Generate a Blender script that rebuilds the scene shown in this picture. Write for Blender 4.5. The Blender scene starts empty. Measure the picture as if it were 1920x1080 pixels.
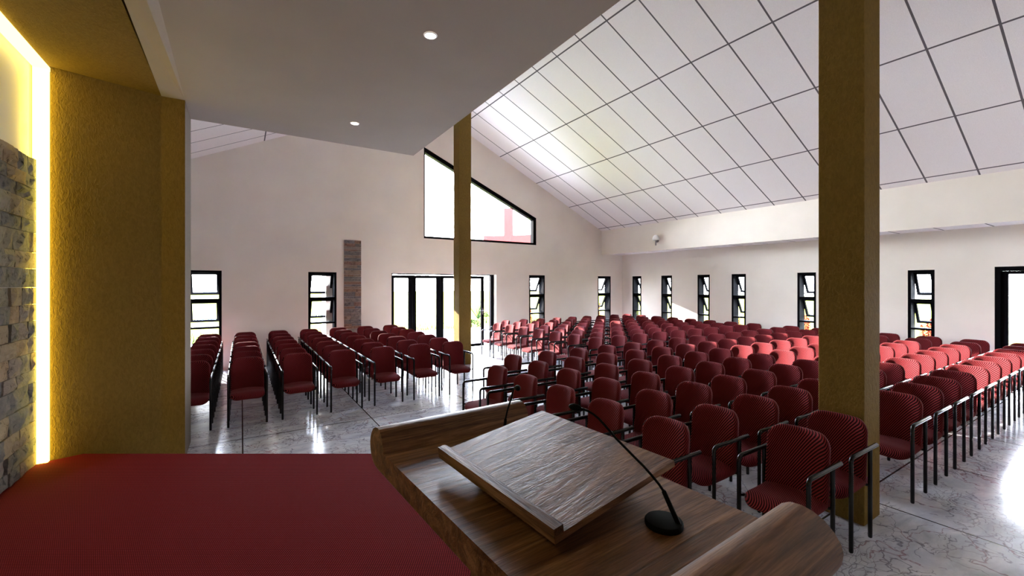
import bpy, math, random
from mathutils import Vector, Matrix
random.seed(7)
C = bpy.context.scene.collection
PI = math.pi
# ------------------------------------------------------------------ helpers
def link(o):
    C.objects.link(o); return o
def props(o, label=None, cat=None, group=None, kind=None):
    if label: o['label'] = label
    if cat: o['category'] = cat
    if group: o['group'] = group
    if kind: o['kind'] = kind
    return o
def empty(name, loc=(0, 0, 0), rz=0.0, **k):
    o = link(bpy.data.objects.new(name, None)); o.empty_display_size = .1
    o.location = loc; o.rotation_euler = (0, 0, rz)
    return props(o, **k)

class MB:
    def __init__(s): s.v = []; s.f = []; s.m = []
    def add(s, v, f, m=0):
        b = len(s.v); s.v += [tuple(p) for p in v]
        s.f += [tuple(i + b for i in q) for q in f]; s.m += [m] * len(f); return s
    def box(s, a, b, m=0):
        x0, y0, z0 = a; x1, y1, z1 = b
        v = [(x0,y0,z0),(x1,y0,z0),(x1,y1,z0),(x0,y1,z0),(x0,y0,z1),(x1,y0,z1),(x1,y1,z1),(x0,y1,z1)]
        return s.add(v, [(0,3,2,1),(4,5,6,7),(0,1,5,4),(1,2,6,5),(2,3,7,6),(3,0,4,7)], m)
    def bbox(s, a, b, r=.004, m=0):            # box with chamfered edges
        x0,y0,z0=a; x1,y1,z1=b; c=((x0+x1)/2,(y0+y1)/2,(z0+z1)/2); h=((x1-x0)/2,(y1-y0)/2,(z1-z0)/2)
        v=[];idx={}
        for sx in (-1,1):
            for sy in (-1,1):
                for sz in (-1,1):
                    for ax in range(3):
                        p=[sx*(h[0]-r),sy*(h[1]-r),sz*(h[2]-r)]
                        p[ax]=(sx,sy,sz)[ax]*h[ax]
                        idx[(sx,sy,sz,ax)]=len(v); v.append((c[0]+p[0],c[1]+p[1],c[2]+p[2]))
        f=[]
        for ax in range(3):
            o=[(ax+1)%3,(ax+2)%3]
            for sg in (-1,1):
                q=[]
                for a2,b2 in ((-1,-1),(1,-1),(1,1),(-1,1)):
                    k=[0,0,0]; k[ax]=sg; k[o[0]]=a2; k[o[1]]=b2; q.append(idx[(*k,ax)])
                f.append(tuple(q if sg>0 else q[::-1]))
        for ax in range(3):                     # edges along ax
            o=[(ax+1)%3,(ax+2)%3]
            for a2 in (-1,1):
                for b2 in (-1,1):
                    k0=[0,0,0];k0[ax]=-1;k0[o[0]]=a2;k0[o[1]]=b2;k1=list(k0);k1[ax]=1
                    q=[idx[(*k0,o[0])],idx[(*k1,o[0])],idx[(*k1,o[1])],idx[(*k0,o[1])]]
                    f.append(tuple(q if a2*b2<0 else q[::-1]))
        for sx in (-1,1):
            for sy in (-1,1):
                for sz in (-1,1):
                    q=[idx[(sx,sy,sz,0)],idx[(sx,sy,sz,1)],idx[(sx,sy,sz,2)]]
                    f.append(tuple(q if sx*sy*sz>0 else q[::-1]))
        return s.add(v,f,m)
    def prism(s, poly, vec, m=0, caps=True):    # planar polygon swept along vec
        n = len(poly); v = [Vector(p) for p in poly]; w = [p + Vector(vec) for p in v]
        f = [(i, (i + 1) % n, n + (i + 1) % n, n + i) for i in range(n)]
        if caps: f += [tuple(range(n))[::-1], tuple(range(n, 2 * n))]
        return s.add(v + w, f, m)
    def tube(s, pts, r, n=10, m=0, caps=True):
        pts = [Vector(p) for p in pts]; R = r if isinstance(r, (list, tuple)) else [r] * len(pts)
        t0 = (pts[1] - pts[0]).normalized()
        u = t0.orthogonal().normalized(); rings = []
        for i, p in enumerate(pts):
            a = (p - pts[i-1]).normalized() if i else t0
            b = (pts[i+1] - p).normalized() if i < len(pts) - 1 else a
            t = (a + b).normalized()
            u = (u - t * u.dot(t)).normalized(); w = t.cross(u)
            sc = 1 / max(.5, math.sqrt((1 + a.dot(b)) / 2))
            rings.append([p + (u * math.cos(2*PI*k/n) + w * math.sin(2*PI*k/n)) * R[i] * (sc if 0 < i < len(pts)-1 else 1) for k in range(n)])
        v = [q for g in rings for q in g]; f = []
        for i in range(len(pts) - 1):
            for k in range(n):
                f.append((i*n+k, i*n+(k+1) % n, (i+1)*n+(k+1) % n, (i+1)*n+k))
        if caps: f += [tuple(range(n))[::-1], tuple(range((len(pts)-1)*n, len(pts)*n))]
        return s.add(v, f, m)
    def lathe(s, prof, c=(0,0,0), n=24, m=0):   # profile [(r,z)] about a vertical axis
        v = []; f = []
        for r, z in prof:
            for k in range(n): v.append((c[0]+r*math.cos(2*PI*k/n), c[1]+r*math.sin(2*PI*k/n), c[2]+z))
        for i in range(len(prof)-1):
            for k in range(n): f.append((i*n+k, i*n+(k+1)%n, (i+1)*n+(k+1)%n, (i+1)*n+k))
        f += [tuple(range(n))[::-1], tuple(range((len(prof)-1)*n, len(prof)*n))]
        return s.add(v, f, m)
    def ellipsoid(s, M, n=14, k=8, m=0):
        v=[];f=[]
        for i in range(k+1):
            th=PI*i/k
            for j in range(n):
                v.append(M@Vector((math.sin(th)*math.cos(2*PI*j/n),math.sin(th)*math.sin(2*PI*j/n),math.cos(th))))
        for i in range(k):
            for j in range(n): f.append((i*n+j,(i+1)*n+j,(i+1)*n+(j+1)%n,i*n+(j+1)%n))
        return s.add(v,f,m)
    def mesh(s, name, mats, smooth=False, ang=40):
        me = bpy.data.meshes.new(name); me.from_pydata(s.v, [], s.f)
        for x in (mats if isinstance(mats, (list, tuple)) else [mats]): me.materials.append(x)
        if any(s.m): me.polygons.foreach_set('material_index', s.m)
        import bmesh
        bm = bmesh.new(); bm.from_mesh(me); bmesh.ops.recalc_face_normals(bm, faces=bm.faces); bm.to_mesh(me); bm.free()
        if smooth:
            me.polygons.foreach_set('use_smooth', [True]*len(me.polygons))
            me.set_sharp_from_angle(angle=math.radians(ang))
        return me
    def build(s, name, mats, parent=None, smooth=False, ang=40, **k):
        o = link(bpy.data.objects.new(name, s.mesh(name, mats, smooth, ang)))
        if parent: o.parent = parent
        return props(o, **k)
def struct(mb, name, mats, parent=None, smooth=False):
    o = mb.build(name, mats, parent, smooth)
    if not parent: o['kind'] = 'structure'
    return o

# ------------------------------------------------------------------ materials
def mat(name, col=(.8,.8,.8), rough=.5, metal=0, spec=None):
    m = bpy.data.materials.new(name); m.use_nodes = True
    b = m.node_tree.nodes['Principled BSDF']
    b.inputs['Base Color'].default_value = (*col, 1); b.inputs['Roughness'].default_value = rough
    b.inputs['Metallic'].default_value = metal
    if spec is not None: b.inputs['Specular IOR Level'].default_value = spec
    return m
class N:
    def __init__(s, m): s.t = m.node_tree; s.b = s.t.nodes['Principled BSDF']
    def n(s, typ, ins=None, **pr):
        x = s.t.nodes.new('ShaderNode' + typ)
        for k, v in pr.items(): setattr(x, k, v)
        for k, v in (ins or {}).items():
            if isinstance(v, bpy.types.NodeSocket): s.t.links.new(v, x.inputs[k])
            else: x.inputs[k].default_value = v
        return x
    def math(s, op, a, b=0.0, c=None):
        x = s.n('Math', operation=op)
        for i, v in enumerate((a, b) if c is None else (a, b, c)):
            if isinstance(v, bpy.types.NodeSocket): s.t.links.new(v, x.inputs[i])
            else: x.inputs[i].default_value = v
        return x.outputs[0]
    def ramp(s, fac, stops, interp='LINEAR'):
        x = s.n('ValToRGB', {'Fac': fac}); e = x.color_ramp.elements; x.color_ramp.interpolation = interp
        while len(e) < len(stops): e.new(.5)
        for i, (p, c) in enumerate(stops): e[i].position = p; e[i].color = (*c, 1)
        return x.outputs[0]
    def mix(s, fac, a, b, blend='MIX'):
        x = s.n('Mix', data_type='RGBA', blend_type=blend)
        for i, v in ((0, fac), (6, a), (7, b)):
            if isinstance(v, bpy.types.NodeSocket): s.t.links.new(v, x.inputs[i])
            else: x.inputs[i].default_value = v if i == 0 else (*v, 1)
        return x.outputs[2]
    def obj(s): return s.n('TexCoord').outputs['Object']
    def map(s, vec, scale=(1,1,1), rot=(0,0,0), loc=(0,0,0)):
        return s.n('Mapping', {'Vector': vec, 'Scale': scale, 'Rotation': rot, 'Location': loc}).outputs[0]
    def noise(s, vec, scale, detail=3, rough=.5, dist=0):
        return s.n('TexNoise', {'Vector': vec, 'Scale': scale, 'Detail': detail, 'Roughness': rough, 'Distortion': dist}).outputs[0]
    def color(s, c): s.t.links.new(c, s.b.inputs['Base Color'])
    def rough(s, c): s.t.links.new(c, s.b.inputs['Roughness'])
    def bump(s, h, dist=.01, strength=.5):
        x = s.n('Bump', {'Height': h, 'Distance': dist, 'Strength': strength})
        s.t.links.new(x.outputs[0], s.b.inputs['Normal'])

def m_plaster(name, col, var=.04):
    m = mat(name, col, .8, spec=.08); n = N(m); v = n.obj()
    weave = n.math('MULTIPLY', n.noise(n.map(v, (60, 60, 400)), 1, 2), n.noise(n.map(v, (400, 400, 60)), 1, 2))
    f = n.noise(v, 1.3, 3)
    lo = tuple(c*(1-var) for c in col); hi = tuple(min(1, c*(1+var)) for c in col)
    n.color(n.ramp(f, [(.3, lo), (.7, hi)])); n.bump(weave, .002, .4)
    return m
def m_ochre(name, col):
    m = mat(name, col, .8, spec=.05); n = N(m); v = n.obj()
    h = n.noise(n.map(v, (1, 1, .45)), 55, 3, .6, .8)
    lo = tuple(c*.8 for c in col)
    n.color(n.ramp(h, [(.35, lo), (.65, col)])); n.bump(h, .012, .8)
    return m
def m_floor():
    m = mat('marble_tile', (.6,.6,.6), .12, spec=.6); n = N(m); v = n.obj()
    sep = n.n('SeparateXYZ', {0: v})
    def joint(c, off, per, w):
        a = n.math('DIVIDE', n.math('SUBTRACT', c, off), per)
        d = n.math('ABSOLUTE', n.math('SUBTRACT', n.math('SUBTRACT', a, n.math('FLOOR', a)), .5))
        return n.math('GREATER_THAN', d, .5 - w/per)
    j = n.math('MAXIMUM', joint(sep.outputs[0], .015, 1.4735, .0075), joint(sep.outputs[1], 1.49, 1.4665, .0075))
    wp = n.n('VectorMath', {0: v, 1: n.n('TexNoise', {'Vector': v, 'Scale': 1.6, 'Detail': 5}).outputs['Color']}, operation='ADD').outputs[0]
    def vein(scale, w, seed):
        q = n.map(wp, (1, 1.6, 1), (0, 0, .5), (seed, seed*.7, 0))
        d = n.n('TexVoronoi', {'Vector': q, 'Scale': scale}, feature='DISTANCE_TO_EDGE').outputs[0]
        mk = n.noise(n.map(v, loc=(seed, 3, 0)), 1.8, 2)
        return n.math('MULTIPLY', n.math('SUBTRACT', 1, n.math('SMOOTH_MIN', n.math('DIVIDE', d, w), 1, .2)), n.math('GREATER_THAN', mk, .47))
    cloud = n.noise(n.map(v, (1, 2.2, 1), (0,0,.4)), 2.2, 6, .65, .6)
    base = n.ramp(cloud, [(.28, (.33,.35,.41)), (.5, (.50,.515,.57)), (.72, (.68,.68,.70))])
    tan = n.noise(n.map(v, (1, 3, 1), (0,0,.6), (5,2,0)), 1.4, 4, .6)
    base = n.mix(n.math('MULTIPLY', n.math('SUBTRACT', tan, .5), 1.6), base, (.42,.33,.27))
    c = n.mix(n.math('MULTIPLY', vein(1.5, .016, 1.3), .75), base, (.20,.07,.08))
    c = n.mix(n.math('MULTIPLY', vein(3.4, .024, 4.1), .85), c, (.12,.12,.15))
    c = n.mix(n.math('MULTIPLY', vein(8., .055, 8.7), .75), c, (.15,.13,.15))
    c = n.mix(j, c, (.03,.03,.035)); n.color(c)
    n.rough(n.math('ADD', .1, n.math('MULTIPLY', cloud, .14)))
    n.bump(n.math('MULTIPLY', n.noise(v, 3.5, 3), 1), .004, .25)
    return m
def m_tiles():
    m = mat('acoustic_tile', (.78,.74,.74), .85, spec=.1); n = N(m); v = n.obj()
    sep = n.n('SeparateXYZ', {0: v})
    def joint(c, off, per, w):
        a = n.math('DIVIDE', n.math('SUBTRACT', c, off), per)
        d = n.math('ABSOLUTE', n.math('SUBTRACT', n.math('SUBTRACT', a, n.math('FLOOR', a)), .5))
        return n.math('GREATER_THAN', d, .5 - w/per)
    ax = n.math('ABSOLUTE', n.math('SUBTRACT', sep.outputs[0], 4.13))
    j = n.math('MAXIMUM', joint(ax, 1.7-.6635, 1.329, .0125), joint(sep.outputs[1], 10.49-.33175-.6635*20+.33175, .6635, .0125))
    sp = n.noise(v, 180, 2)
    base = n.ramp(sp, [(.35, (.78,.73,.725)), (.6, (.88,.83,.825))])
    n.color(n.mix(j, base, (.13,.115,.125))); n.bump(sp, .002, .3)
    return m
def m_fabric():
    m = mat('red_upholstery', (.2,.03,.04), .9, spec=.1); n = N(m); v = n.obj()
    sep = n.n('SeparateXYZ', {0: v})
    diag = n.math('ADD', n.math('ADD', sep.outputs[0], n.math('MULTIPLY', sep.outputs[2], -.75)), n.math('MULTIPLY', sep.outputs[1], .9))
    st = n.math('ADD', .5, n.math('MULTIPLY', n.math('SINE', n.math('MULTIPLY', diag, 2*PI/.0155)), .5))
    cr = n.math('ADD', .5, n.math('MULTIPLY', n.math('SINE', n.math('MULTIPLY', n.math('SUBTRACT', sep.outputs[2], n.math('MULTIPLY', sep.outputs[0], .6)), 2*PI/.009)), .5))
    w = n.math('MULTIPLY', st, n.math('ADD', .75, n.math('MULTIPLY', cr, .25)))
    n.color(n.ramp(w, [(.2, (.013,.0012,.002)), (.7, (.225,.024,.029))])); n.bump(w, .003, .6)
    n.b.inputs['Sheen Weight'].default_value = .06; n.b.inputs['Sheen Roughness'].default_value = .4
    n.b.inputs['Sheen Tint'].default_value = (1,.75,.75,1)
    return m
def m_carpet():
    m = mat('red_carpet', (.15,.02,.03), .9, spec=.03); n = N(m); v = n.obj()
    q = n.map(v, rot=(0,0,.565)); sep = n.n('SeparateXYZ', {0: q})
    def s(c, p): return n.math('ADD', .5, n.math('MULTIPLY', n.math('SINE', n.math('MULTIPLY', c, 2*PI/p)), .5))
    w = n.math('MULTIPLY', s(sep.outputs[0], .012), s(sep.outputs[1], .012))
    n.color(n.ramp(w, [(.1, (.07,.004,.006)), (.8, (.30,.021,.026))])); n.bump(w, .003, .5)
    n.b.inputs['Sheen Weight'].default_value = .01
    return m
def m_wood(name, along='X', dark=(.05,.020,.008), mid=(.155,.070,.031), light=(.29,.145,.072), scale=1.0, rough=.42):
    m = mat(name, mid, rough, spec=.22); n = N(m); v = n.obj()
    sx = (.9, 15, 15) if along == 'X' else (15, .9, 15) if along == 'Y' else (15, 15, .9)
    sx = tuple(c*scale for c in sx)
    d = n.noise(n.map(v, tuple(c*.35 for c in sx)), 1.4, 2)
    q = n.n('VectorMath', {0: n.map(v, sx), 1: n.n('CombineXYZ', {0: d, 1: n.math('MULTIPLY', d, 3), 2: d}).outputs[0]}, operation='ADD').outputs[0]
    g = n.noise(q, 2.6, 6, .62, .5); fine = n.noise(n.map(v, tuple(c*6 for c in sx)), 3, 2)
    g2 = n.math('ADD', n.math('MULTIPLY', g, .75), n.math('MULTIPLY', fine, .25))
    n.color(n.ramp(g2, [(.36, dark), (.5, mid), (.64, light)])); n.bump(g2, .006, .6)
    n.rough(n.math('ADD', rough-.08, n.math('MULTIPLY', fine, .2)))
    return m
def m_stone(name, cols):
    m = mat(name, cols[0], .85, spec=.2); n = N(m); v = n.obj()
    r = n.n('NewGeometry').outputs['Random Per Island']
    st = [(i/len(cols), c) for i, c in enumerate(cols)]
    c = n.ramp(r, st, 'CONSTANT')
    a = n.noise(v, 14, 6, .7, 1.2)
    c = n.mix(n.math('MULTIPLY', n.math('SUBTRACT', a, .35), 1.3), c, (.42,.36,.30))
    c2 = n.mix(n.ramp(a, [(.3, (1,1,1)), (.45, (0,0,0))]), c, (.03,.03,.035)); n.color(c2)
    n.bump(n.noise(v, 30, 8, .75, .8), .02, 1)
    return m
def m_emit(name, col, s):
    m = bpy.data.materials.new(name); m.use_nodes = True; t = m.node_tree; t.nodes.clear()
    e = t.nodes.new('ShaderNodeEmission'); e.inputs[0].default_value = (*col, 1); e.inputs[1].default_value = s
    t.links.new(e.outputs[0], t.nodes.new('ShaderNodeOutputMaterial').inputs[0]); return m
def m_glass():
    m = bpy.data.materials.new('window_glass'); m.use_nodes = True; t = m.node_tree; t.nodes.clear()
    tr = t.nodes.new('ShaderNodeBsdfTransparent'); gl = t.nodes.new('ShaderNodeBsdfGlossy'); gl.inputs['Roughness'].default_value = .02
    mx = t.nodes.new('ShaderNodeMixShader'); f = t.nodes.new('ShaderNodeFresnel'); f.inputs[0].default_value = 1.25
    t.links.new(f.outputs[0], mx.inputs[0]); t.links.new(tr.outputs[0], mx.inputs[1]); t.links.new(gl.outputs[0], mx.inputs[2])
    t.links.new(mx.outputs[0], t.nodes.new('ShaderNodeOutputMaterial').inputs[0]); return m

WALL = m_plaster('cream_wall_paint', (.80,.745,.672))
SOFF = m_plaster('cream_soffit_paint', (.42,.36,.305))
OCH = m_ochre('ochre_textured_paint', (.215,.135,.036))
FLOOR = m_floor(); TILE = m_tiles(); FAB = m_fabric(); CARP = m_carpet()
BLK = mat('black_aluminium', (.003,.003,.004), .8, spec=.03)
TUBE = mat('black_chair_tube', (.016,.016,.018), .22, .6)
PLA = mat('black_plastic', (.004,.004,.004), .7, spec=.08)
WHT = mat('white_enamel', (.93,.93,.93), .35); GREY = mat('grey_metal', (.22,.2,.22), .35, .7)
WX = m_wood('walnut_grain_depth', 'X'); WY = m_wood('walnut_grain_width', 'Y'); WZ = m_wood('walnut_grain_upright', 'Z')
ST1 = m_stone('stacked_ledge_stone', [(.16,.15,.16),(.22,.19,.18),(.27,.15,.10),(.13,.12,.14),(.30,.22,.17),(.20,.20,.23),(.24,.12,.09)])
ST2 = m_stone('altar_ledge_stone', [(.32,.29,.22),(.42,.33,.22),(.22,.22,.21),(.46,.33,.2),(.36,.30,.26),(.18,.18,.18)])
GLASS = m_glass()
LED = m_emit('led_glow', (1,.78,.09), 4.2); LED2 = m_emit('led_glow_overhead', (1,.80,.17), 2.0); LAMP = m_emit('lamp_glow', (1,.96,.9), 14)
GRS = mat('field_grass', (.17,.18,.026), .9, spec=0); LEAF = mat('leaf_green', (.011,.021,.006), .9, spec=0); PAVE = mat('concrete_paving', (.5,.48,.46), .8)
REDL = mat('red_flower', (.07,.010,.006), .9, spec=0); CROSS = mat('red_cross_paint', (.10,.022,.021), .9, spec=0)
for mm, sc in ((GRS, 3), (PAVE, 6), (LEAF, 8)):
    n = N(mm); c = tuple(n.b.inputs['Base Color'].default_value)[:3]
    n.color(n.ramp(n.noise(n.obj(), sc, 4), [(.3, tuple(x*.8 for x in c)), (.7, tuple(min(1, x*1.15) for x in c))]))

# ------------------------------------------------------------------ camera
cam = bpy.data.cameras.new('camera'); co = link(bpy.data.objects.new('camera', cam))
cam.lens = 800*36/1920; cam.sensor_width = 36; cam.shift_y = -6/1920; cam.clip_start = .05; cam.clip_end = 300
co.location = (0, 0, 1.8); co.rotation_euler = (PI/2, 0, -math.atan(508/800))
bpy.context.scene.camera = co

# ------------------------------------------------------------------ room shell
YB, YF, XR, XL = 10.9, -4.0, 11.65, -3.39
RX, RZ, SL = 4.13, 6.705, .4664
def roof(x): return RZ - SL*abs(x-RX)
struct(MB().box((XL-.25, YF-.25, -.12), (XR+.25, YB+.25, 0)), 'floor', FLOOR)
ce = MB()
for sgn, xe in ((1, XR+.25), (-1, XL-.25)):
    ce.prism([(RX, YF, RZ), (xe, YF, roof(xe)), (xe, YF, roof(xe)+.2), (RX, YF, RZ+.2)], (0, YB+.25-YF, 0))
struct(ce, 'ceiling', TILE)
# back wall, openings: (x0, x1, z0, z_top at x0, z_top at x1)
holes = [(-.96,-.345,.08,2.1,2.1), (1.317,1.934,.08,2.1,2.1), (3.259,6.37,0,2.1,2.1), (4.13,7.83,3.046,5.5,3.894), (7.549,8.158,.08,2.1,2.1), (10.451,11.067,.08,2.1,2.1)]
xs = sorted({XL-.25, XR+.25, RX, *[h[0] for h in holes], *[h[1] for h in holes]})
bw = MB()
for a, b in zip(xs, xs[1:]):
    cur = (0.0, 0.0); e = 1e-6
    for h in sorted([h for h in holes if h[0] <= a+e and h[1] >= b-e], key=lambda h: h[2]):
        if h[2] > cur[0]+e: bw.prism([(a,YB,cur[0]),(b,YB,cur[1]),(b,YB,h[2]),(a,YB,h[2])], (0,.25,0))
        f = lambda x: h[3] + (h[4]-h[3])*(x-h[0])/(h[1]-h[0])
        cur = (f(a), f(b))
    bw.prism([(a,YB,cur[0]),(b,YB,cur[1]),(b,YB,roof(b)+.02),(a,YB,roof(a)+.02)], (0,.25,0))
struct(bw, 'wall_back', WALL)
# right wall: openings (y0, y1, z0, z1)
rh = [(10.028,10.422),(8.788,9.199),(7.484,7.883),(6.419,6.82),(4.734,5.141),(2.659,3.064)]
ro = [(a,b,.08,2.1) for a,b in rh] + [(.1,1.858,0,2.13)]
def side_wall(name, x0, x1, opens):
    w = MB(); ys = sorted({YF, YB, *[o[0] for o in opens], *[o[1] for o in opens]})
    for a, b in zip(ys, ys[1:]):
        z = 0
        for o in opens:
            if o[0] <= a and o[1] >= b:
                if o[2] > 0: w.box((x0,a,0),(x1,b,o[2]))
                z = o[3]
        w.box((x0,a,z),(x1,b,3.5))
    return struct(w, name, WALL)
side_wall('wall_right', XR, XR+.25, ro)
side_wall('wall_left', XL-.25, XL, [])
struct(MB().prism([(XL-.25,YF,0),(XR+.25,YF,0),(XR+.25,YF,3.4),(RX,YF,RZ+.1),(XL-.25,YF,3.4)], (0,-.25,0)), 'wall_front', m_plaster('wall_bounce_tone', (.50,.44,.38)))  # unseen wall; its tone is set for the light it bounces back
# bulkhead along the right wall with the low tiled soffit beyond it
bk = MB().prism([(10.63,YF,2.84),(10.66,YF,2.84),(10.66,YF,2.87),(10.8,YF,2.87),(10.8,YF,roof(10.8)+.05),(10.63,YF,roof(10.63)+.05)], (0,YB-YF,0))
struct(bk, 'trim_1', WALL)
struct(MB().box((10.66,YF,2.872),(XR,YB,2.93)), 'ceiling_soffit', TILE)
# pier between stage and hall: ochre towards the stage, cream to the hall, its colour darkened to read as shade
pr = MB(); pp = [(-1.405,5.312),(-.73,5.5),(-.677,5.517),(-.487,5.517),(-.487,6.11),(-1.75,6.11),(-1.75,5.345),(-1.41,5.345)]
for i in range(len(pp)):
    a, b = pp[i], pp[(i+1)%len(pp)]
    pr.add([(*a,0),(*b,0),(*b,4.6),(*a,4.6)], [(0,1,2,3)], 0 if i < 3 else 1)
struct(pr, 'wall_pier', [OCH, m_plaster('shaded_cream_paint', (.12,.094,.075))])
struct(MB().box((-1.75,YF,0),(-1.53,5.345,4.6)), 'wall_stage', WALL)
# soffits over the stage
struct(MB().prism([(-1.41,YF,3.7),(-.66,YF,3.7),(-.677,5.517,3.7),(-.73,5.5,3.7),(-1.41,5.287,3.7)], (0,0,.2)), 'trim_2', OCH)
P = (-.487,5.517,3.7)
fc = MB().add([P,(-.677,5.517,3.7),(-.66,3.77,3.7),(-.66,YF,3.7),(-.69,YF,3.57),(-.38,YF,3.7)], [(0,1,2),(0,2,3,4),(0,4,5)])
fc.add([(-.677,5.517,3.9),(-.66,YF,3.9),(-.38,YF,3.9),(-.487,5.517,3.9)], [(0,1,2,3)])
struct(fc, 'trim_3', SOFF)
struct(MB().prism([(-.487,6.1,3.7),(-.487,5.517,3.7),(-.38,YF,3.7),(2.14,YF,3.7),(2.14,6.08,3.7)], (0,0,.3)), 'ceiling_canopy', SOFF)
# stage platform with carpet
sp = [(-1.505,YF),(-1.505,5.29),(-1.41,5.287),(-1.205,5.352),(1.35,3.729),(1.75,1.6),(1.75,YF)]
st = MB().prism([(x,y,0) for x,y in sp], (0,0,.25))
struct(st, 'stage', WALL)
struct(MB().prism([(x,y,.25) for x,y in sp], (0,0,.018)), 'floor_stage_carpet', CARP)

# ------------------------------------------------------------------ stone claddings
def stones(face, u0, u1, z0, z1, hmin, hmax, lmin, lmax, depth, gap=.004):
    m = MB(); z = z0
    while z < z1-1e-4:
        h = min(random.uniform(hmin,hmax), z1-z)
        if z1-z-h < hmin*.6: h = z1-z
        u = u0
        while u < u1-1e-4:
            l = min(random.uniform(lmin,lmax), u1-u)
            if u1-u-l < lmin*.6: l = u1-u
            d = random.uniform(.45,1)*depth; t = random.uniform(-.3,.3)*d
            nx, nz = 5, 3; v = []; f = []
            for i in range(nx+1):
                for k in range(nz+1):
                    uu = u+gap/2+(l-gap)*i/nx; zz = z+gap/2+(h-gap)*k/nz
                    e = min(i, nx-i, k, nz-k)
                    dd = d*(.72 if e == 0 else 1) + (random.uniform(-.3,.3)*depth if e else random.uniform(-.1,.1)*depth) + t*(i/nx-.5)
                    v.append(face(uu, zz, max(.002, dd)))
            for i in range(nx):
                for k in range(nz):
                    a = i*(nz+1)+k; f.append((a,a+nz+1,a+nz+2,a+1))
            rim = [i*(nz+1) for i in range(nx+1)]+[nx*(nz+1)+k for k in range(1,nz+1)]+[i*(nz+1)+nz for i in range(nx-1,-1,-1)]+[k for k in range(nz-1,0,-1)]
            b = len(v)
            for q in rim:
                i, k = divmod(q, nz+1); v.append(face(u+gap/2+(l-gap)*i/nx, z+gap/2+(h-gap)*k/nz, 0))
            for q in range(len(rim)):
                r = (q+1)%len(rim); f.append((rim[q],rim[r],b+r,b+q))
            m.add(v,f); u += l
        z += h
    return m
s1 = stones(lambda u,z,d: (u, YB-d, z), 2.104, 2.503, 0, 2.89, .045, .11, .14, .4, .035)
s1.build('stone_cladding', ST1, label='narrow upright panel of stacked grey and rust ledge stone on the end wall', cat='stone panel')
s2 = stones(lambda u,z,d: (-1.505+(.031 if u > 5.17 and d > 0 else d), u, z), 0.2, 5.245, .27, 2.866, .10, .17, .15, .36, .045)
s2.build('stone_cladding', ST2, label='rough yellow-lit ledge stone cladding beside the glowing strip behind the stage', cat='stone panel')
# ------------------------------------------------------------------ glowing strips
MB().box((-1.5,5.25,.268),(-1.408,5.30,3.66)).build('light_strip', LED, label='upright glowing yellow light strip beside the stone cladding', cat='light strip')
MB().box((-1.503,0.0,3.665),(-1.412,5.325,3.70)).build('light_strip', LED2, label='overhead glowing yellow light strip running along the soffit edge', cat='light strip')

# ------------------------------------------------------------------ windows
def bar_frame(m, x0, x1, z0, z1, y0, y1, w, rails=()):
    m.box((x0,y0,z0),(x0+w,y1,z1)).box((x1-w,y0,z0),(x1,y1,z1)).box((x0+w,y0,z1-w),(x1-w,y1,z1)).box((x0+w,y0,z0),(x1-w,y1,z0+w))
    for a, b in rails: m.box((x0+w,y0,a),(x1-w,y1,b))
wn = [0]
def awning_window(w, loc, rz):                  # local: x along the wall, y outwards
    wn[0] += 1
    o = empty('window_%d' % wn[0], loc, rz, kind='structure'); t = .05
    m = MB(); bar_frame(m, 0, w, .08, 2.1, 0, .255, t, ((1.44,1.505),(.88,.92)))
    m.build('frame', BLK, o)
    MB().box((t,.05,.08+t),(w-t,.056,.885)).build('pane', GLASS, o)
    for zt, zb in ((2.05,1.505),(1.445,.925)):
        h = zt-zb-.02; ang = math.radians(27)
        def tr(p):                              # sash leans outwards from its top hinge
            x, y, z = p; return (x, .12 + y*math.cos(ang) + z*math.sin(ang), zt - z*math.cos(ang) + y*math.sin(ang))
        s = MB(); bar_frame(s, t+.004, w-t-.004, 0, h, 0, .05, .045); s.v = [tr(p) for p in s.v]
        so = s.build('sash', BLK, o)
        g = MB().box((t+.049,.02,.045),(w-t-.049,.026,h-.045)); g.v = [tr(p) for p in g.v]; g.build('pane', GLASS, so)
    return o
for a, b in ((-.96,-.345),(1.317,1.934),(7.549,8.158),(10.451,11.067)): awning_window(b-a, (a,YB,0), 0)
for a, b in rh: awning_window(b-a, (XR,b,0), -PI/2)
# sloping gable window
gw = empty('window_11', (4.13,YB,0), 0, kind='structure')
W_, zb, zl, zr = 3.70, 3.046, 5.5, 3.894
fr = MB(); q = .105; sl = (zr-zl)/W_
out = [(0,zb),(W_,zb),(W_,zr),(0,zl)]; inn = [(q*.4,zb+q*.6),(W_-q,zb+q*.6),(W_-q,zl+sl*(W_-q)-q*1.1),(q*.4,zl+sl*q*.4-q*1.1)]
for i in range(4):
    a,b,c,d = out[i],out[(i+1)%4],inn[(i+1)%4],inn[i]
    fr.prism([(p[0],.02,p[1]) for p in (a,b,c,d)], (0,.16,0))
fr.build('frame', BLK, gw)
MB().prism([(p[0],.1,p[1]) for p in inn], (0,.006,0)).build('pane', GLASS, gw)
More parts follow.
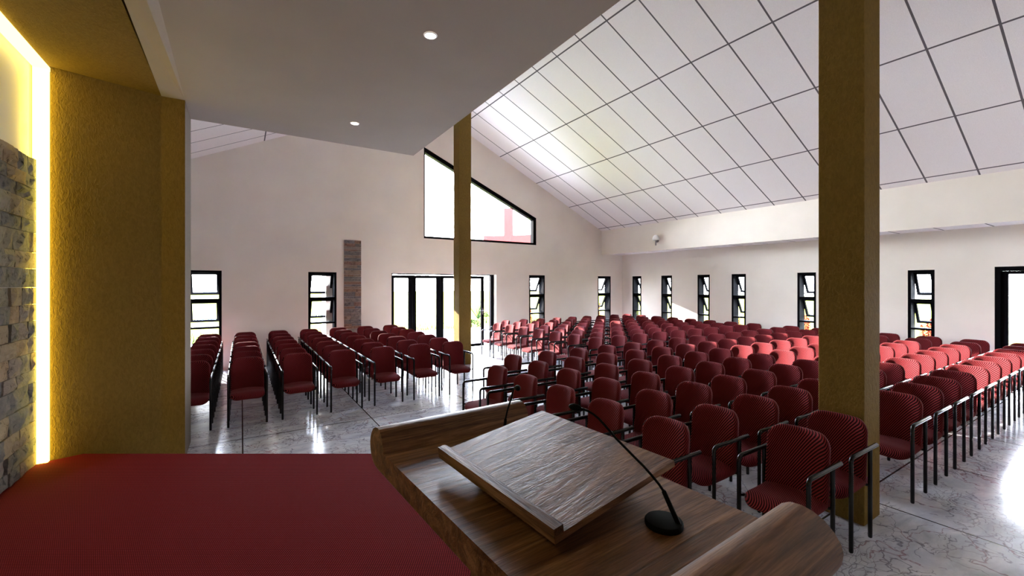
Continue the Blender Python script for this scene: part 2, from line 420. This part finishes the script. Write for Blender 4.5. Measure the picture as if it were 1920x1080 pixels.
# entrance doors
dr = empty('door_1', (0,11.045,0), 0, kind='structure')
m = MB(); D0, D1 = 3.259, 6.37
m.box((D0,0,0),(D0+.065,.1,2.1)).box((D1-.105,0,0),(D1,.1,2.1)).box((D0,0,2.075),(D1,.1,2.1)).box((D0,0,2.05),(6.06,.09,2.062))
m.build('frame', BLK, dr)
def leaf(x0, x1, sl, sr, handle=None):
    f = MB().box((x0,.02,.01),(x0+sl,.07,2.048)).box((x1-sr,.02,.01),(x1,.07,2.048)).box((x0+sl,.02,1.975),(x1-sr,.07,2.048)).box((x0+sl,.02,.01),(x1-sr,.07,.09))
    l = f.build('door_leaf', BLK, dr)
    MB().box((x0+sl,.042,.09),(x1-sr,.048,1.975)).build('pane', GLASS, l)
    if handle:
        h = MB().box((handle-.02,.012,.93),(handle+.02,.02,1.12)).tube([(handle,.02,1.05),(handle,-.035,1.05),(handle-.02,-.04,1.05),(handle-.12,-.04,1.05)],.009)
        h.build('handle', GREY, l, smooth=True)
leaf(3.326,3.87,.05,.11); leaf(3.875,4.665,.10,.11); leaf(4.67,5.30,.10,.10); leaf(5.305,6.05,.10,.095,6.0)
# right wall glazed doors, mostly out of view
d2 = empty('door_2', (XR,1.858,0), -PI/2, kind='structure'); w = 1.858-.1
m = MB(); m.box((0,0,0),(.07,.12,2.13)).box((w-.07,0,0),(w,.12,2.13)).box((.07,0,2.05),(w-.07,.12,2.13)); m.build('frame', BLK, d2)
for k in range(2):
    a = .07+k*(w-.14)/2; b = a+(w-.14)/2-.004
    l = MB().box((a,.03,.01),(a+.09,.09,2.048)).box((b-.09,.03,.01),(b,.09,2.048)).box((a+.09,.03,1.99),(b-.09,.09,2.048)).box((a+.09,.03,.01),(b-.09,.09,.1)).build('door_leaf', BLK, d2)
    MB().box((a+.09,.058,.1),(b-.09,.064,1.99)).build('pane', GLASS, l)

# ------------------------------------------------------------------ pillars
def pillar(x, y, label):
    MB().bbox((x,y,0),(x+.3,y+.3,roof(x+.15)-.08),.004).build('pillar', OCH, label=label, cat='pillar')
pillar(3.917,1.275,'thick ochre textured pillar among the chairs right of the lectern')
pillar(4.11,8.67,'slender ochre pillar standing before the glass entrance doors')

# ------------------------------------------------------------------ lamps
def downlight(x, y, label):
    o = empty('downlight', (x,y,3.7), label=label, cat='downlight', group='downlights in the stage canopy')
    ring = MB(); n = 28; v=[]; f=[]
    for r, z in ((.052,-.0005),(.05,-.005),(.040,-.006),(.038,-.001)):
        for k in range(n): v.append((r*math.cos(2*PI*k/n), r*math.sin(2*PI*k/n), z))
    for i in range(3):
        for k in range(n): f.append((i*n+k,i*n+(k+1)%n,(i+1)*n+(k+1)%n,(i+1)*n+k))
    ring.add(v,f).build('ring', WHT, o, smooth=True)
    MB().lathe([(.039,-.004),(.039,-.0005)], n=n).build('lens', LAMP, o)
downlight(1.217,3.075,'round white downlight in the stage canopy, nearer the lectern')
downlight(1.128,5.226,'small round downlight near the far end of the stage canopy')
wl = empty('wall_lamp', (10.63,8.49,3.15), label='small white bowl lamp on a stem, mounted on the right bulkhead', cat='wall lamp')
b = MB(); b.lathe([(.0,.165),(.03,.162),(.06,.145),(.085,.11),(.098,.06),(.10,.02),(.085,.0),(.0,-.004)], (-.13,0,-.02), 20); b.build('lamp_shade', WHT, wl, smooth=True)
MB().ellipsoid(Matrix.Translation((-.13,-.045,-.035))@Matrix.Diagonal((.055,.055,.05,1))).build('lamp_head', GREY, wl, smooth=True)
MB().tube([(-.13,0,-.02),(-.13,0,-.17)],.018).build('stem', GREY, wl, smooth=True)
MB().tube([(0,0,.02),(-.05,0,.03),(-.11,0,.02)],.014).box((-.012,-.04,-.02),(0,.04,.08)).build('bracket', WHT, wl, smooth=True)

# ------------------------------------------------------------------ chairs
def rounded(w, h, r, n=9):                      # outline of a rounded rectangle, r = (bl, br, tr, tl)
    pts = []
    for (cx, cy, rr, a0) in ((-w/2,-h/2,r[0],PI),(w/2,-h/2,r[1],1.5*PI),(w/2,h/2,r[2],0),(-w/2,h/2,r[3],.5*PI)):
        ox = cx+(rr if cx < 0 else -rr); oy = cy+(rr if cy < 0 else -rr)
        for i in range(n): a = a0+.5*PI*i/(n-1); pts.append((ox+rr*math.cos(a), oy+rr*math.sin(a)))
    res = []                                    # split the long straight runs so bending stays smooth
    for i, p in enumerate(pts):
        q = pts[(i+1)%len(pts)]; res.append(p); d = math.dist(p,q); k = int(d/.05)
        for j in range(1,k+1): res.append((p[0]+(q[0]-p[0])*j/(k+1), p[1]+(q[1]-p[1])*j/(k+1)))
    return res
def cushion(outl, t, r, fn):                    # padded slab, fn bends (u, v, n) into place
    m = MB(); n = len(outl); rings = []
    def ring(sc, ins, z):
        o = []
        for u, v in outl:
            L = math.hypot(u, v); k = sc*(1-ins/L); o.append((u*k, v*k, z))
        return o
    for i in range(5): a = PI/2*i/4; rings.append(ring(1, r*(1-math.sin(a)), -t/2+r*(1-math.cos(a))))
    for i in range(5): a = PI/2*i/4; rings.append(ring(1, r*(1-math.cos(a)), t/2-r*(1-math.sin(a))))
    front = [ring(s, r, t/2) for s in (.8,.6,.4,.2)]; back = [ring(s, r, -t/2) for s in (.2,.4,.6,.8)]
    allr = back+rings+front; v = [fn(*p) for g in allr for p in g]; f = []
    for i in range(len(allr)-1):
        for k in range(n): f.append((i*n+k,i*n+(k+1)%n,(i+1)*n+(k+1)%n,(i+1)*n+k))
    a = len(v); v += [fn(0,0,-t/2), fn(0,0,t/2)]
    for k in range(n): f.append((k,a,(k+1)%n)); b0 = (len(allr)-1)*n; f.append((b0+k,b0+(k+1)%n,a+1))
    return m.add(v,f)
def seat_fn(u, v, n):                           # v runs back (+) to front (-)
    y = -.205+v; drop = max(0, -(v+.10))
    z = .375+n+.010*(1-(u/.2)**2) - 1.3*drop**2*2.2 + .012*(max(0,v)/.2)
    return (u, y, z)
def back_fn(u, v, n):                           # v runs up
    h = v/.23; y = -.012 + .035*h + .012*h*h - .07*(u/.19)**2 * (.6+.4*max(0,h)) - n
    return (u, y+.0, .585+v)
SEAT = cushion(rounded(.385,.42,(.09,.09,.03,.03)), .055, .026, seat_fn).mesh('seat', FAB, True, 60)
BACK = cushion(rounded(.385,.46,(.03,.03,.088,.088)), .066, .031, back_fn).mesh('backrest', FAB, True, 60)
def arm_mesh(sx):
    x = sx*.211; pts = [(x,-.385,.60)]
    for i in range(6): a = PI/2*i/5; pts.append((x,-.385+.034*(1-math.cos(a)),.603+.034*math.sin(a)))
    pts += [(x,-.2,.637),(x,.055,.637)]
    return MB().tube(pts, [.0135]*6+[.0155]*3, 10).mesh('armrest', TUBE, True)
def leg_mesh(sx, y, top):
    x = sx*.211; m = MB().tube([(x,y,0),(x,y,.006),(x,y,top)], [.010,.0135,.0135], 10)
    if y > -.2: m.tube([(x,y,.37),(x-sx*.025,y-.01,.37)], .009, 8)
    else: m.tube([(x,y,.372),(x-sx*.03,y+.06,.372)], .009, 8)
    return m.mesh('leg', TUBE, True)
PARTS = [('seat',SEAT),('backrest',BACK)] + [('armrest',arm_mesh(s)) for s in (-1,1)] + [('leg',leg_mesh(s,-.385,.602)) for s in (-1,1)] + [('leg',leg_mesh(s,-.06,.63)) for s in (-1,1)]
proto = empty('armchair')
for nm, me in PARTS:
    c = link(bpy.data.objects.new(nm, me)); c.parent = proto
used = []
def chair(x, y, rz, label, group):
    if not used: r = proto; used.append(1)
    else:
        r = proto.copy(); C.objects.link(r)
        for ch in list(proto.children):
            c = ch.copy(); C.objects.link(c); c.parent = r
    r.location = (x, y, 0); r.rotation_euler = (0, 0, rz)
    props(r, label=label, cat='chair', group=group)
ORD = 'first second third fourth fifth sixth seventh eighth ninth tenth eleventh twelfth thirteenth fourteenth fifteenth'.split()
for k in range(7):
    for c in range(7):
        chair(.075+.604*(c-1), 6.83+.603*k, 0, 'red armchair, left block, %s row from the stage, %s from the ochre stage pier' % (ORD[k], ORD[c]), 'armchairs in the left block')
for i in range(15):
    for j in range(7):
        if (i == 0 and j in (0,6)) or (i == 3 and j == 0): continue
        chair(2.635+.605*i, 1.41+.602*j, -PI/2, 'red armchair, near right block, %s row from stage, %s from the lectern end' % (ORD[i], ORD[j]), 'armchairs in the near right block')
for i in range(10):
    for j in range(8):
        if i == 0 and j == 7: continue
        chair(5.625+.603*i, 5.87+.603*j, -PI/2, 'red armchair, far right block, %s row from the doors, %s from the aisle' % (ORD[i], ORD[j]), 'armchairs in the far right block')

# ------------------------------------------------------------------ lectern
h = .5; LX, LY, ZT = 1.40*h, 1.664*h, 1.3
ROT = math.atan(567/800)-math.atan(508/800)
cr, sr = math.cos(ROT), math.sin(ROT)
lec = empty('lectern', (LX*cr-LY*sr, LX*sr+LY*cr, .268), ROT, label='brown wooden lectern with sloping reading board and rounded scroll sides', cat='lectern')
zt = ZT-.268; X0, X1 = (.837-1.40)*h, (1.92-1.40)*h
half = [(.829,0),(.836,.03),(.85,.068),(.874,.103),(.905,.121),(.945,.125),(.985,.117),(1.024,.097),(1.055,.066),(1.076,.032),(1.084,0),(1.079,-.04),(1.064,-.073),(1.034,-.101),(.991,-.12),(.916,-.125)]
prof = [(a*h, b*h) for a, b in half] + [(-a*h, b*h) for a, b in half[::-1]]
top = MB(); top.prism([(X0, y, zt+z) for y, z in prof], (X1-X0,0,0))
top.build('top', [WX], lec, smooth=True, ang=50)
# reading board in lectern space: u along depth from the lip
u0, u1, w2 = (1.03-1.40)*h, (1.766-1.40)*h, .483*h
zA, zB = .078*h, .184*h
th = .028*h
bd = MB().prism([(u0,-w2,zt+zA-th),(u1,-w2,zt+zB-th),(u1-.003,-w2,zt+zB),(u0,-w2,zt+zA)], (0,2*w2,0)); bd.build('reading_board', WX, lec)
lp = MB().prism([(u0-.001,-w2,zt+.054*h),(u0+.045*h,-w2,zt+.058*h),(u0+.040*h,-w2,zt+.113*h),(u0-.006*h,-w2,zt+.107*h)], (0,2*w2,0)); lp.build('book_lip', WY, lec)
sup = MB().prism([(u0+.05,-.12,zt),(u1-.03,-.12,zt),(u1-.03,-.12,zt+zB-th-.006),(u0+.05,-.12,zt+zA-th+.004)], (0,.24,0)); sup.build('board_support', WY, lec)
px0, px1, py = (1.1-1.40)*h, (1.75-1.40)*h, .27*h
MB().bbox((px0,-py,.05),(px1,py,zt-.0615),.006).build('pedestal', WZ, lec)
MB().bbox((px0-.05,-py-.1,0),(px1+.05,py+.1,.05),.006).build('base', WZ, lec)

# ------------------------------------------------------------------ microphones
NECK = [(1.541,1.082,.14),(1.533,1.1,.166),(1.52,1.128,.198),(1.506,1.157,.229),(1.491,1.189,.257),(1.473,1.227,.292),(1.456,1.265,.326),(1.443,1.292,.356),(1.431,1.319,.384),(1.422,1.338,.402),(1.413,1.358,.416),(1.402,1.384,.427),(1.387,1.415,.433)]
def microphone(sgn, label):                     # local origin at the base centre
    bx, by = (1.541-1.40)*h, sgn*(1.082-1.664)*h
    o = empty('microphone', (lec.location.x+bx*cr-by*sr, lec.location.y+bx*sr+by*cr, ZT), ROT, label=label, cat='microphone', group='gooseneck microphones on the lectern')
    T = lambda p: ((p[0]-1.541)*h, sgn*(p[1]-1.082)*h, p[2]*h)
    MB().lathe([(.0,0),(.0745*h,0),(.077*h,.004*h),(.077*h,.018*h),(.073*h,.024*h),(.02*h,.028*h),(0,.028*h)], n=36).build('base', PLA, o, smooth=True)
    MB().tube([T((1.565,1.03,.02)),T((1.541,1.082,.14)),T((1.540,1.084,.146))],[.0105*h,.0095*h,.006*h],12).build('stem', PLA, o, smooth=True)
    MB().tube([T(p) for p in NECK], .0054*h, 10).build('neck', PLA, o, smooth=True)
    a, b = Vector(T((1.387,1.415,.433))), Vector(T((1.366,1.462,.436))); d = (b-a)
    M = Matrix.Translation((a+b)/2) @ d.to_track_quat('Z','Y').to_matrix().to_4x4() @ Matrix.Diagonal((.0165*h,.0165*h,d.length*.62,1))
    MB().ellipsoid(M, 16, 10).build('head', PLA, o, smooth=True)
microphone(1, 'black gooseneck microphone on the right of the lectern, round base in full view')
microphone(-1, 'black gooseneck microphone on the left of the lectern, base hidden behind the reading board')

# ------------------------------------------------------------------ outdoors
struct(MB().box((-60,-60,-.5),(80,120,-.13)), 'ground', GRS)
pv = MB().box((-8,YB+.25,-.13),(16,16.2,-.02)).box((XR+.25,-8,-.13),(12.9,YB+.25,-.02)); pv.box((12.9,-20,-.13),(40,.6,-.06)); struct(pv, 'terrace', PAVE)  # wide slab on the right is unseen, added to bounce light onto the ceiling
gr = MB()
for k in range(2600):
    x, y = random.choice((random.uniform(-4,7.9), random.uniform(11.3,16))), 16.25+abs(random.gauss(0,1.6)); a = random.uniform(0,PI); hh = random.uniform(.08,.28)
    dx, dy = math.cos(a)*.012, math.sin(a)*.012; lx, ly = random.uniform(-.08,.08), random.uniform(-.08,.08)
    gr.add([(x-dx,y-dy,-.13),(x+dx,y+dy,-.13),(x+lx,y+ly,hh-.13)], [(0,1,2)])
gr.build('grass', LEAF, label='green grass along the edge of the paved terrace', cat='grass', kind='stuff')
def aloe(x, y, s, label, spikes=3, green=True):
    o = empty('flowering_aloe', (x,y,-.13), label=label, cat='plant', group='flowering plants outside the windows')
    lv = MB()
    for k in range(16):
        a = 2*PI*k/16+random.uniform(-.2,.2); L = s*random.uniform(.35,.6); t = random.uniform(.6,1.1); pts=[]
        for i in range(6):
            q = i/5; pts.append((math.cos(a)*L*q*math.cos(t*(1-q*.5)), math.sin(a)*L*q*math.cos(t*(1-q*.5)), .02+L*math.sin(t)*q*(1.25-.35*q)))
        lv.tube(pts, [.022*s*(1-i/5.2) for i in range(6)], 5)
    lv.build('leaves', LEAF, o, smooth=True)
    for k in range(spikes):
        ax, ay = random.uniform(-.15,.15)*s, random.uniform(-.15,.15)*s; hh = s*random.uniform(.95,1.3)
        f = MB().tube([(ax*.3,ay*.3,.05),(ax,ay,hh)], .009*s, 6)
        for i in range(38):
            q = .55+.45*i/38; a = i*2.4; l = .13*s*(1.15-q)*1.6+.01
            p = Vector((ax*.3+ax*.7*q, ay*.3+ay*.7*q, hh*q)); f.tube([p, p+Vector((math.cos(a)*l, math.sin(a)*l, -.03*s))], [.012*s,.006*s], 4)
        f.build('flower_spike', REDL, o)
for i, (x, y, s, lb) in enumerate([(13.6,3.16,1.05,'red spiky flowering plant outside the right wall window nearest the pillar'),
    (13.7,5.75,1.0,'red flowering plant outside the right wall window just left of the pillar'),
    (13.5,7.75,.85,'low red flowering plant outside the fourth window from the room corner'),
    (13.6,9.2,.95,'low red flowering plant outside the third window from the room corner'),
    (13.4,10.9,.9,'red flowering plant outside the second window from the room corner'),
    (9.25,13.4,1.0,'red flowering plant outside the end wall window right of the doors'),
    (12.6,13.2,1.1,'red flowering plant outside the end wall window in the corner')]):
    aloe(x, y, s, lb)
def bush(x, y, s, label):
    o = empty('garden_bush', (x,y,-.13), label=label, cat='bush')
    lf = MB()
    for k in range(420):
        a, b_ = random.uniform(0,2*PI), random.uniform(0,PI/2); r = s*random.uniform(.55,1)
        p = Vector((math.cos(a)*math.cos(b_)*r, math.sin(a)*math.cos(b_)*r, math.sin(b_)*r*.6+.05)); d = Vector((random.uniform(-1,1),random.uniform(-1,1),random.uniform(-.2,1))).normalized()*.07
        w = d.orthogonal().normalized()*.025; lf.add([p,p+d*.5+w,p+d,p+d*.5-w],[(0,1,2,3)])
    lf.build('foliage', LEAF, o)
    MB().tube([(0,0,0),(0,0,.1),(.02,0,.3*s)],[.03,.025,.015],6).build('stem', LEAF, o)
bush(8.6,16.9,.55,'rounded green bush seen low through the right glass door leaf')
bush(10.4,18.8,.78,'larger green bush outside, seen at the open right edge of the doors')
def agave(x, y, s, label):
    o = empty('spiky_plant', (x,y,-.13), label=label, cat='plant')
    lv = MB()
    for k in range(26):
        a = random.uniform(0,2*PI); t = random.uniform(.7,1.45); L = s*random.uniform(.7,1)
        pts = [(math.cos(a)*math.cos(t)*L*i/4, math.sin(a)*math.cos(t)*L*i/4, math.sin(t)*L*i/4-.1*L*(i/4)**2) for i in range(5)]
        lv.tube(pts, [.007*s,.008*s,.006*s,.004*s,.001*s], 4)
    lv.build('leaves', LEAF, o)
agave(11.3,21.4,1.7,'tall spiky grass-leaved plant outside the right glass door leaf')
cz = empty('cross', (7.94,12.73,-.02), -PI/4, label='large red cross standing outdoors, seen through the sloping gable window', cat='cross')
MB().bbox((-.15,-.1,0),(.15,.1,4.5),.01).build('upright', CROSS, cz); MB().bbox((-.89,-.095,3.25),(.89,.095,3.55),.01).build('crossbar', CROSS, cz)
pe = MB().box((1.74,YB+.29,-.02),(2.5,11.79,2.9)); pe.build('porch_pier', mat('pale_stone', (.55,.5,.46), .8), label='pale stone porch pier outside the narrow left window', cat='pier')

# ------------------------------------------------------------------ light
sun = bpy.data.lights.new('sun', 'SUN'); sun.energy = 21; sun.angle = math.radians(.6); sun.color = (1,.93,.83)
so = link(bpy.data.objects.new('sun', sun)); so.rotation_euler = Vector((.3,-1,-.35)).to_track_quat('-Z','Y').to_euler()
w = bpy.data.worlds.new('sky'); bpy.context.scene.world = w; w.use_nodes = True
t = w.node_tree; bg = t.nodes['Background']
tc = t.nodes.new('ShaderNodeTexCoord'); sx = t.nodes.new('ShaderNodeSeparateXYZ'); cm = t.nodes.new('ShaderNodeValToRGB')
t.links.new(tc.outputs['Generated'], sx.inputs[0]); t.links.new(sx.outputs[2], cm.inputs[0]); t.links.new(cm.outputs[0], bg.inputs[0])
e = cm.color_ramp.elements; e[0].position = 0; e[0].color = (.95,.975,1,1); e[1].position = .8; e[1].color = (.50,.66,1,1)
bg.inputs[1].default_value = 26
def portal(loc, rot, sx_, sy_):
    l = bpy.data.lights.new('window_portal', 'AREA'); l.shape = 'RECTANGLE'; l.size = sx_; l.size_y = sy_; l.cycles.is_portal = True
    o = link(bpy.data.objects.new('window_portal', l)); o.location = loc; o.rotation_euler = rot
for a, b in ((-.96,-.345),(1.317,1.934),(3.259,6.37),(7.549,8.158),(10.451,11.067)): portal(((a+b)/2,YB+.3,1.06),(-PI/2,0,0),b-a,2.1)
portal((5.98,YB+.3,4.3),(-PI/2,0,0),3.7,2.5)
for a, b in rh: portal((XR+.4,(a+b)/2,1.06),(0,PI/2,0),2.1,b-a)
portal((XR+.3,.98,1.06),(0,PI/2,0),2.1,1.75)
sc = bpy.context.scene
sc.view_settings.view_transform = 'Standard'; sc.view_settings.look = 'None'; sc.view_settings.exposure = 1.4; sc.view_settings.gamma = 1
sc.view_settings.use_curve_mapping = False
sc.cycles.max_bounces = 12; sc.cycles.diffuse_bounces = 8; sc.cycles.glossy_bounces = 4; sc.cycles.transparent_max_bounces = 16
sc.cycles.sample_clamp_indirect = 12; sc.cycles.use_denoising = True
